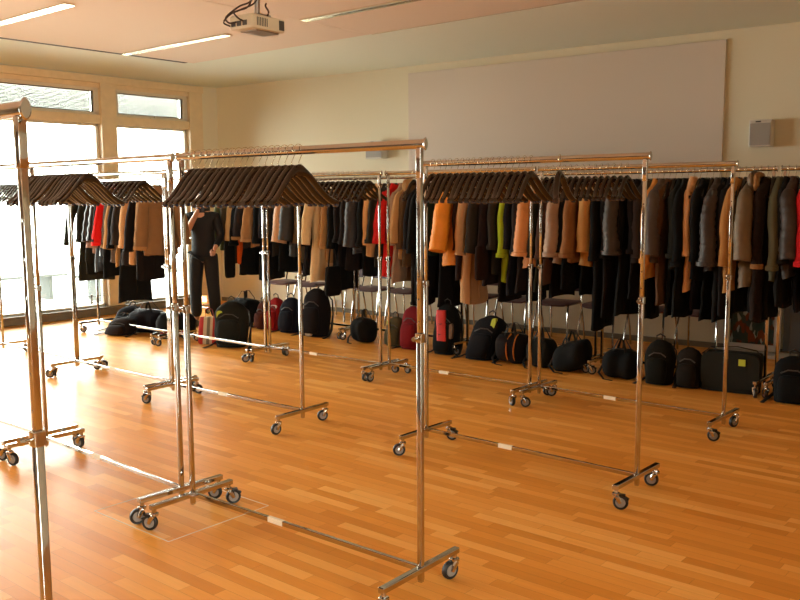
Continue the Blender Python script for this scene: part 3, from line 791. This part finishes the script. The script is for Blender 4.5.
for i in range(NC):
    c = ch0 if i == 0 else copy_tree(ch0)
    x = -9.25 + i*0.535
    c.location = (x, wall_y(x) - 0.52 + random.uniform(-0.02,0.02), 0); c.rotation_euler = (0,0,random.gauss(ang, 0.04))
    wh = ['leftmost of the row', 'second from the left of the row', 'behind the sunlit upright', 'above the black backpack with a handle loop', 'behind the round black bag', 'behind the olive bag',
          'behind the dark red bag', 'behind the backpack with red front', 'behind the backpack with a lime patch', 'behind the duffel with orange stripes', 'behind the slanted black duffel', 'rightmost of the row'][i]
    tag(c, 'purple seated chrome chair under the coats, ' + wh, 'chair', 'chairs along the back wall')

# ---------------------------------------------------------------- bags on the floor
accent = {}
def acc(c, r=0.6):
    if c not in accent: accent[c] = mat('accent', c, r)
    return accent[c]
def backpack(x, y, w, h, d, col, label, rz=0.0, lean=0.0, front=None, tabs=(), strap=(24,22,22), loop=True, straps=True, yaw_tilt=0.0):
    """front panel faces local -y"""
    o = empty('backpack', (x, y, 0), rz); tag(o, label, 'backpack'); mt = cloth(tuple(c*0.72 if max(col) < 80 else c for c in col), 'plain')
    rnd = random.Random(int(abs(x)*999)); ph = rnd.uniform(0,6)
    def sh(p):
        px, py, pz = p; return (px + pz*yaw_tilt, py + pz*lean, pz)
    rs = []; n = 12
    for i in range(n+1):
        t = i/n
        s = 0.90 + 0.10*math.sin(min(t*3,1)*PI/2) if t < 0.6 else math.sqrt(max(0.02, 1-((t-0.55)/0.47)**2.4))
        dd = d/2*(1.0 - 0.30*t)*(s*0.5+0.5 if t > 0.6 else 1)
        if i == n: s *= 0.8; dd *= 0.5
        ring = []
        for j in range(24):
            a = 2*PI*j/24; u, v = sell(a, w/2*s, dd, 3.2)
            q = 1 + 0.13*noise.noise(Vector((u*6+ph, v*6, t*3.2)))*min(1, t*4+0.3)
            ring.append(sh((u*q, v*q, 0.004 + h*t)))
        rs.append(ring)
    MB().rings(rs).build('pack_body', mt, o, auto=60)
    # pocket
    R = []
    for q, s in ((0.08,0.7),(0.10,0.92),(0.25,1.0),(0.45,1.0),(0.58,0.9),(0.62,0.6)):
        R.append([sh((w*0.36*s*sell(2*PI*j/16,1,1,3)[0], -d/2*(1-0.3*q) - 0.02 + 0.045*s*sell(2*PI*j/16,1,1,3)[1], h*q)) for j in range(16)])
    MB().rings(R).build('front_pocket', mt, o, auto=60)
    if front:
        P = MB(); P.rings([[sh((w*0.20*sell(2*PI*j/16,1,1,4)[0] + 0.02*math.sin(q*5), -d/2*(1-0.3*q) - 0.055 + 0.03*max(0, q-0.6)*3 + 0.020*sell(2*PI*j/16,1,1,4)[1], h*q)) for j in range(16)] for q in (0.30,0.34,0.5,0.7,0.86,0.9)])
        P.build('red_panel', acc(front), o, auto=60)
        for q in (0.46, 0.66): MB().tube([sh((-w*0.24,-d*0.40-0.03,h*q)), sh((0,-d/2*(1-0.3*q)-0.078+0.09*max(0,q-0.6),h*(q-0.03))), sh((w*0.24,-d*0.40-0.03,h*(q+0.02)))], (0.012,0.004), 6).build('compression_strap', acc((22,20,20)), o)
    MB().tube([sh((-w*0.30,-d*0.42,h*0.66)), sh((-w*0.12,-d*0.45,h*0.74)), sh((w*0.12,-d*0.45,h*0.74)), sh((w*0.30,-d*0.42,h*0.66))], (0.004,0.006), 6).build('zip', acc((70,66,62), 0.3), o)
    if loop:
        MB().tube([sh((-0.035,0,h*0.96)), sh((-0.035,-0.01,h+0.04)), sh((0,-0.015,h+0.06)), sh((0.035,-0.01,h+0.04)), sh((0.035,0,h*0.96))], 0.007, 8).build('handle_loop', acc(strap), o)
    if straps:
        for s in (-1, 1):
            MB().tube([sh((s*w*0.25,d*0.30,h*0.92)), sh((s*w*0.42,d*0.5,h*0.75)), sh((s*w*0.5,d*0.42,h*0.45)), sh((s*w*0.47,d*0.35,h*0.12)), (s*w*0.62,-d*0.2,0.012), (s*w*0.7,-d*0.75,0.008)], (0.018,0.005), 8).build('shoulder_strap', acc(strap), o)
    for (tx, tz, tw, th, tcx) in tabs:
        MB().rings([[sh((tx*w+tw/2*sell(2*PI*j/12,1,1,4)[0], -d/2*(1-0.3*tz) - (0.040 if tz < 0.62 else -0.02) + k, h*tz + th/2*sell(2*PI*j/12,1,1,4)[1])) for j in range(12)] for k in (0.02, -0.012, -0.014)]).build('patch', acc(tcx), o, auto=60)
    return o
def duffel(x, y, L, r, col, label, rz=0.0, stripes=None, tag_c=None, h=1.0, name='duffel_bag', cat='bag', sag=0.0):
    o = empty(name, (x, y, 0), rz); tag(o, label, cat); mt = cloth(tuple(c*0.72 for c in col), 'plain')
    n = 14; rs = []
    for i in range(n+1):
        t = -1 + 2*i/n; s = (1-abs(t)**5)**0.5 if abs(t) < 1 else 0.35
        s = max(s, 0.4)
        ring = []
        for j in range(22):
            a = 2*PI*j/22; u, v = sell(a, r*s, r*s*h, 2.8)
            q = 1 + 0.17*noise.noise(Vector((t*1.8+x*3, u*6, v*6)))
            ring.append((t*L/2, u*q, max(0.003, r*h + v*q + sag*t)))
        rs.append(ring)
    MB().rings(rs).build('bag_body', mt, o, auto=60)
    for s in (-1, 1):
        MB().tube([(-L*0.2, s*r*0.75, r*h*1.2), (-L*0.17, s*r*0.5, r*h*2.05), (-L*0.06, s*r*0.25, r*h*2.05+0.09), (L*0.06, s*r*0.25, r*h*2.05+0.09), (L*0.17, s*r*0.5, r*h*2.05), (L*0.2, s*r*0.75, r*h*1.2)], (0.013,0.004), 8).build('handle', acc((26,24,24)), o)
    MB().tube([(-L*0.4,0,r*h*1.98 - sag*0.8),(0,0,r*h*2.04),(L*0.4,0,r*h*1.98 + sag*0.8)], (0.006,0.004), 6).build('zip', acc((90,84,70), 0.3), o)
    if stripes:
        for k in (-1, 1):
            pts = []
            for q in range(9):
                a = -PI*0.45 - (PI*0.9)*0 + PI*(q/8.0)*1.0 - PI*0.35
                pts.append((stripes[1]*L + k*0.035, math.cos(a+PI*0.95)*(r*1.03), r*h + math.sin(a+PI*0.95)*0 + math.sin(PI - a - PI*0.95)*r*h*1.03*-1))
            pts = [(stripes[1]*L + k*0.04, -r*1.02*math.cos(b), r*h*(1 + 1.02*math.sin(b))) for b in [(-0.7 + 0.28*q) for q in range(8)]]
            MB().tube(pts, (0.013,0.004), 8, up=(1,0,0)).build('stripe', acc(stripes[0]), o)
    if tag_c:
        MB().tube([(L*0.1,-r*0.4,r*h*1.95),(L*0.2,-r*0.3,r*h*2.0),(L*0.32,-r*0.2,r*h*1.99)], (0.012,0.006), 6).build('lime_strap', acc(tag_c), o)
    MB().tube([(-L*0.48,0,r*h),(-L*0.52,-r*0.8,0.05),(-L*0.3,-r*1.3,0.008),(-L*0.05,-r*1.45,0.008)], (0.012,0.004), 6).build('shoulder_strap', acc((24,22,22)), o)
    return o
LIME = (190, 205, 60)
VX = math.radians(-25)
backpack(-7.66, 6.20, 0.37, 0.50, 0.26, (40,42,30), 'dark green backpack with a lime patch, just behind the sunlit white base rail', 0.55, 0.05, tabs=((-0.30,0.72,0.07,0.09,LIME),))
duffel(-8.72, 7.3, 0.4, 0.17, (16,15,16), 'plain black bag on the floor between the dark green and the red bags', 0.12, h=1.05)
backpack(-8.38, 7.3, 0.17, 0.34, 0.18, (84,40,28), 'small maroon brown backpack squeezed left of the red bag', 0.15, 0.02, straps=False)
backpack(-8.17, 7.32, 0.2, 0.4, 0.2, (150,26,22), 'bright red backpack with pale strips among the black bags', 0.1, 0.03, tabs=((0.1,0.75,0.10,0.04,(210,200,180)),), straps=False)
backpack(-7.9, 7.32, 0.28, 0.42, 0.22, (26,28,38), 'navy black backpack right of the red bag', 0.15, 0.05, tabs=((0.0,0.5,0.05,0.02,(180,60,50)),))
backpack(-7.45, 7.31, 0.34, 0.56, 0.24, (30,28,28), 'tall black backpack with a handle loop and pale lower patch', 0.15, 0.04, tabs=((0.10,0.50,0.05,0.03,(210,205,190)),(0.0,0.12,0.09,0.11,(170,160,140))))
duffel(-6.68, 7.31, 0.27, 0.14, (28,26,27), 'round black bag beside the chrome wheels in the middle', 0.0, name='holdall')
backpack(-6.24, 7.36, 0.22, 0.32, 0.18, (86,76,52), 'small olive backpack with a lime tag behind two uprights', 0.1, 0.02, tabs=((-0.25,0.80,0.06,0.06,LIME),), straps=False)
backpack(-5.97, 7.33, 0.25, 0.46, 0.2, (120,24,28), 'dark red backpack behind the front rack upright', 0.1, 0.03)
backpack(-5.50, 7.32, 0.27, 0.52, 0.22, (26,23,22), 'black backpack with a bright red front panel', 0.12, 0.05, front=(200,40,32), tabs=((0.44,0.5,0.04,0.16,(100,74,50)),))
backpack(-5.05, 7.31, 0.34, 0.44, 0.26, (28,27,32), 'slumped navy black backpack with a lime patch near its top', 0.1, 0.05, tabs=((0.22,0.86,0.05,0.11,LIME),), yaw_tilt=0.25)
duffel(-4.66, 7.31, 0.34, 0.15, (30,27,24), 'black duffel bag with two orange stripes', 0.08, stripes=((232,140,40), 0.10))
duffel(-4.34, 7.31, 0.28, 0.14, (36,30,26), 'dark brown holdall right of the orange striped duffel', 0.08, name='holdall')
duffel(-4.01, 7.31, 0.36, 0.14, (22,22,24), 'long slanted black duffel with a lime strap', 0.15, tag_c=LIME, sag=0.05)
o = duffel(-3.5, 7.3, 0.34, 0.13, (20,18,18), 'soft black leather handbag beside the small double wheel', 0.1, name='handbag', cat='handbag')
backpack(-3.14, 7.31, 0.25, 0.38, 0.22, (26,22,20), 'upright black backpack left of the square dark bag', 0.12, 0.03)
backpack(-2.88, 7.32, 0.22, 0.34, 0.16, (38,30,24), 'square dark brown bag between the upright backpack and the messenger bag', 0.12, 0.02, straps=False, loop=False)
# messenger bag
mb_ = empty('messenger_bag', (-2.54, 7.36, 0), 0.12); tag(mb_, 'large dark messenger bag with a lime label, standing before the framed picture', 'messenger bag')
mt = cloth((38,34,30), 'plain')
rs = []
for t, s in ((0,0.96),(0.03,1.0),(0.5,1.0),(0.93,0.97),(1,0.9)):
    rs.append([(0.24*s*sell(2*PI*j/28,1,1,5)[0] + 0.02*t, 0.075*s*(1-0.35*t)*sell(2*PI*j/28,1,1,4)[1] + 0.06*t, 0.004+0.33*t) for j in range(28)])
MB().rings(rs).build('bag_body', mt, mb_, auto=50)
MB().rings([[(0.235*sell(2*PI*j/24,1,1,6)[0]+0.01, -0.085 + 0.05*(k) + 0.0, 0.19 + 0.15*sell(2*PI*j/24,1,1,6)[1]) for j in range(24)] for k in (0,0.1,0.5)]).build('flap', mt, mb_, auto=50)
MB().box((0.11,-0.094,0.27),(0.055,0.010,0.055)).build('lime_label', acc(LIME), mb_, smooth=False, bevel=0.003)
MB().tube([(-0.24,0.03,0.30),(-0.16,-0.0,0.37),(0.05,0.01,0.385),(0.2,0.03,0.36),(0.25,0.05,0.29)], (0.018,0.004), 8).build('carry_strap', acc((30,28,28)), mb_)
backpack(-2.02, 7.31, 0.3, 0.36, 0.24, (20,18,18), 'black backpack in the dark at the right edge, under the wide black coat', 0.2, 0.05)
duffel(-1.7, 7.31, 0.28, 0.13, (22,20,20), 'black holdall cut by the right edge of the photo', 0.1, name='holdall')
# striped bag
sb = empty('striped_bag', (-7.98, 6.14, 0), 0.55); tag(sb, 'red, white and grey striped cloth bag leaning beside the dark green backpack', 'bag')
sm = mat('striped cloth', (170,40,34), 0.8); nt = sm.node_tree
tcn = nt.nodes.new('ShaderNodeTexCoord'); sx = nt.nodes.new('ShaderNodeSeparateXYZ'); nt.links.new(tcn.outputs['Object'], sx.inputs[0])
mr = nt.nodes.new('ShaderNodeMapRange'); mr.inputs['From Min'].default_value = -0.13; mr.inputs['From Max'].default_value = 0.13; nt.links.new(sx.outputs['X'], mr.inputs['Value'])
cr = nt.nodes.new('ShaderNodeValToRGB'); cr.color_ramp.interpolation = 'CONSTANT'; nt.links.new(mr.outputs[0], cr.inputs[0])
el = cr.color_ramp.elements; el[0].color = lin((176,36,30)); el[1].position = 0.84; el[1].color = lin((150,30,28))
for p_, c_ in ((0.26,(206,190,160)),(0.42,(120,110,90)),(0.56,(200,180,150)),(0.68,(186,40,34))):
    e_ = el.new(p_); e_.color = lin(c_)
nt.links.new(cr.outputs[0], nt.nodes['Principled BSDF'].inputs['Base Color'])
rs = []
for t, s in ((0,0.9),(0.05,1.0),(0.6,1.0),(0.9,0.92),(1,0.86)):
    rs.append([(0.13*s*sell(2*PI*j/20,1,1,4)[0], 0.07*s*(1-0.5*t)*sell(2*PI*j/20,1,1,4)[1] + 0.03*t, 0.004+0.30*t) for j in range(20)])
MB().rings(rs).build('bag_body', sm, sb, auto=50)
MB().tube([(-0.05,0.02,0.29),(-0.04,0.0,0.39),(0.0,-0.005,0.42),(0.04,0.0,0.39),(0.05,0.02,0.29)], (0.012,0.003), 8).build('handle', acc((176,36,30)), sb)
# heap under the window rack
backpack(-9.75, 6.12, 0.30, 0.30, 0.22, (44,42,48), 'grey and black backpack lying in the heap by the windows', 0.5, 0.10, tabs=((0.0,0.5,0.20,0.05,(150,146,140)),), yaw_tilt=0.5)
duffel(-9.25, 6.20, 0.52, 0.15, (22,20,22), 'black duffel in the heap by the windows', 0.35, h=0.95)
duffel(-8.72, 6.22, 0.46, 0.13, (28,26,28), 'black sports bag at the right end of the window heap', 0.7, h=1.1)
backpack(-9.42, 5.90, 0.34, 0.20, 0.24, (50,34,28), 'flat brown black backpack lying in front of the window heap', 0.3, 0.15, yaw_tilt=0.3)

# ---------------------------------------------------------------- the person
def skin_obj(name, verts, edges, rads, m, parent, root=0, lv=2):
    me = bpy.data.meshes.new(name); me.from_pydata(verts, edges, [])
    o = bpy.data.objects.new(name, me); C.objects.link(o)
    if parent is not None: o.parent = parent
    s = o.modifiers.new('skin', 'SKIN'); s.use_smooth_shade = True
    if not me.skin_vertices: me.attributes.new  # layer is created by the modifier
    for i, r in enumerate(rads):
        rr = r if isinstance(r, tuple) else (r, r)
        me.skin_vertices[0].data[i].radius = rr
        me.skin_vertices[0].data[i].use_root = (i == root)
    b = o.modifiers.new('sub', 'SUBSURF'); b.levels = lv; b.render_levels = lv
    me.materials.append(m)
    return o
per = empty('person', (-9.17, 7.00, 0), math.radians(38)); tag(per, 'person in black standing at the coats with a bare forearm raised', 'person')
# local frame: faces -y, x to the right of the picture
V = [(0,0,0.95),(0,0.005,1.10),(0,0.01,1.28),(0,0.012,1.42),(0,0.005,1.50),(0,-0.005,1.56),(0,-0.01,1.64),(0,-0.005,1.71),          # 0-7 pelvis..head
     (-0.09,0,0.90),(-0.115,-0.01,0.50),(-0.12,0.02,0.09),(-0.125,-0.10,0.035),                                                  # 8-11 leg
     (0.09,0,0.90),(0.12,-0.02,0.50),(0.14,0.02,0.09),(0.16,-0.10,0.035),                                                       # 12-15
     (-0.17,0.01,1.41),(-0.19,-0.14,1.19),(-0.01,-0.25,1.45),(0.02,-0.26,1.51),                                                # 16-19 raised arm
     (0.17,0.01,1.41),(0.235,-0.02,1.16),(0.20,-0.17,1.03),(0.19,-0.22,0.99)]                                                    # 20-23
E_ = [(0,1),(1,2),(2,3),(3,4),(4,5),(5,6),(6,7),(0,8),(8,9),(9,10),(10,11),(0,12),(12,13),(13,14),(14,15),(3,16),(16,17),(17,18),(18,19),(3,20),(20,21),(21,22),(22,23)]
Rr = [(0.10,0.08),(0.105,0.08),(0.145,0.10),(0.12,0.085),(0.055,0.05),(0.058,0.06),(0.078,0.09),(0.07,0.08),(0.085,0.085),(0.058,0.06),(0.04,0.045),(0.04,0.03),
      (0.085,0.085),(0.058,0.06),(0.04,0.045),(0.04,0.03),0.058,0.050,0.033,(0.036,0.020),0.058,0.042,0.028,(0.03,0.018)]
skin_obj('body', V, E_, Rr, M['skin'], per)
def fingers(h, d, up, side):
    h, d, up, side = Vector(h), Vector(d).normalized(), Vector(up).normalized(), Vector(side).normalized()
    for k in range(4):
        L = (0.062, 0.072, 0.068, 0.054)[k]; b = h + side*(-0.024 + 0.016*k)
        p = [b, b + d*L*0.45, b + d*L*0.8 - up*0.012, b + d*L*0.95 - up*0.030]
        skin_obj('finger', [tuple(q) for q in p], [(0,1),(1,2),(2,3)], [0.0095,0.0088,0.008,0.0065], M['skin'], per, lv=1)
    p = [h - d*0.03 - side*0.026, h - d*0.005 - side*0.045 - up*0.01, h + d*0.02 - side*0.042 - up*0.022]
    skin_obj('thumb', [tuple(q) for q in p], [(0,1),(1,2)], [0.011,0.0095,0.0075], M['skin'], per, lv=1)
fingers((0.022,-0.262,1.52), (0.3,-0.35,0.9), (0.2,-0.9,-0.3), (1,0.2,-0.2))
fingers((0.188,-0.225,0.985), (-0.1,-0.6,-0.5), (0,-0.5,0.8), (1,0,0))
T = [(0,0,0.80),(0,0.005,1.10),(0,0.01,1.28),(0,0.012,1.42),(0,0.005,1.475),(-0.17,0.01,1.41),(-0.185,-0.11,1.235),(0.17,0.01,1.41),(0.235,-0.02,1.16),(0.20,-0.165,1.035)]
skin_obj('top', T, [(0,1),(1,2),(2,3),(3,4),(3,5),(5,6),(3,7),(7,8),(8,9)], [(0.19,0.14),(0.16,0.12),(0.165,0.12),(0.14,0.10),(0.06,0.055),0.070,0.054,0.070,0.054,0.04], M['blackcloth'], per)
T = [(0,0,1.02),(-0.09,0,0.88),(-0.115,-0.01,0.50),(-0.12,0.015,0.10),(0.09,0,0.88),(0.12,-0.02,0.50),(0.14,0.015,0.10)]
skin_obj('trousers', T, [(0,1),(1,2),(2,3),(0,4),(4,5),(5,6)], [(0.16,0.12),0.105,0.085,0.075,0.105,0.085,0.075], M['blackcloth'], per)
for s, x in ((-1,-0.125),(1,0.155)):
    MB().rings([[(x + 0.045*k*sell(2*PI*j/16,1,1,2.5)[0], -0.045 + 0.13*k*sell(2*PI*j/16,1,1,2.5)[1], z) for j in range(16)] for z, k in ((0,0.95),(0.03,1.0),(0.06,0.9),(0.085,0.6))]).build('shoe', M['black_plastic'], per, auto=60)
hr = MB(); R = []
for i in range(10):
    t = i/9; z = 1.46 + 0.33*t; s = math.sqrt(max(0.03, 1 - (max(0, t-0.45)/0.56)**2))
    R.append([(0.092*s*math.cos(2*PI*j/20), 0.025 + 0.095*s*math.sin(2*PI*j/20), z) for j in range(20)])
hr.rings(R).build('hair', M['hair'], per, auto=70)
fc = MB()
for s in (-1, 1): fc.disc_cyl((s*0.030,-0.092,1.655),(0,1,0),0.010,0.01,10)
fc.build('eyes', M['hair'], per)
MB().tube([(0,-0.090,1.655),(0,-0.112,1.62),(0,-0.092,1.612)],[0.006,0.012,0.008],8).build('nose', M['skin'], per)
MB().tube([(-0.022,-0.088,1.585),(0,-0.094,1.583),(0.022,-0.088,1.585)],[0.003,0.006,0.003],6).build('mouth', acc((150,80,70)), per)
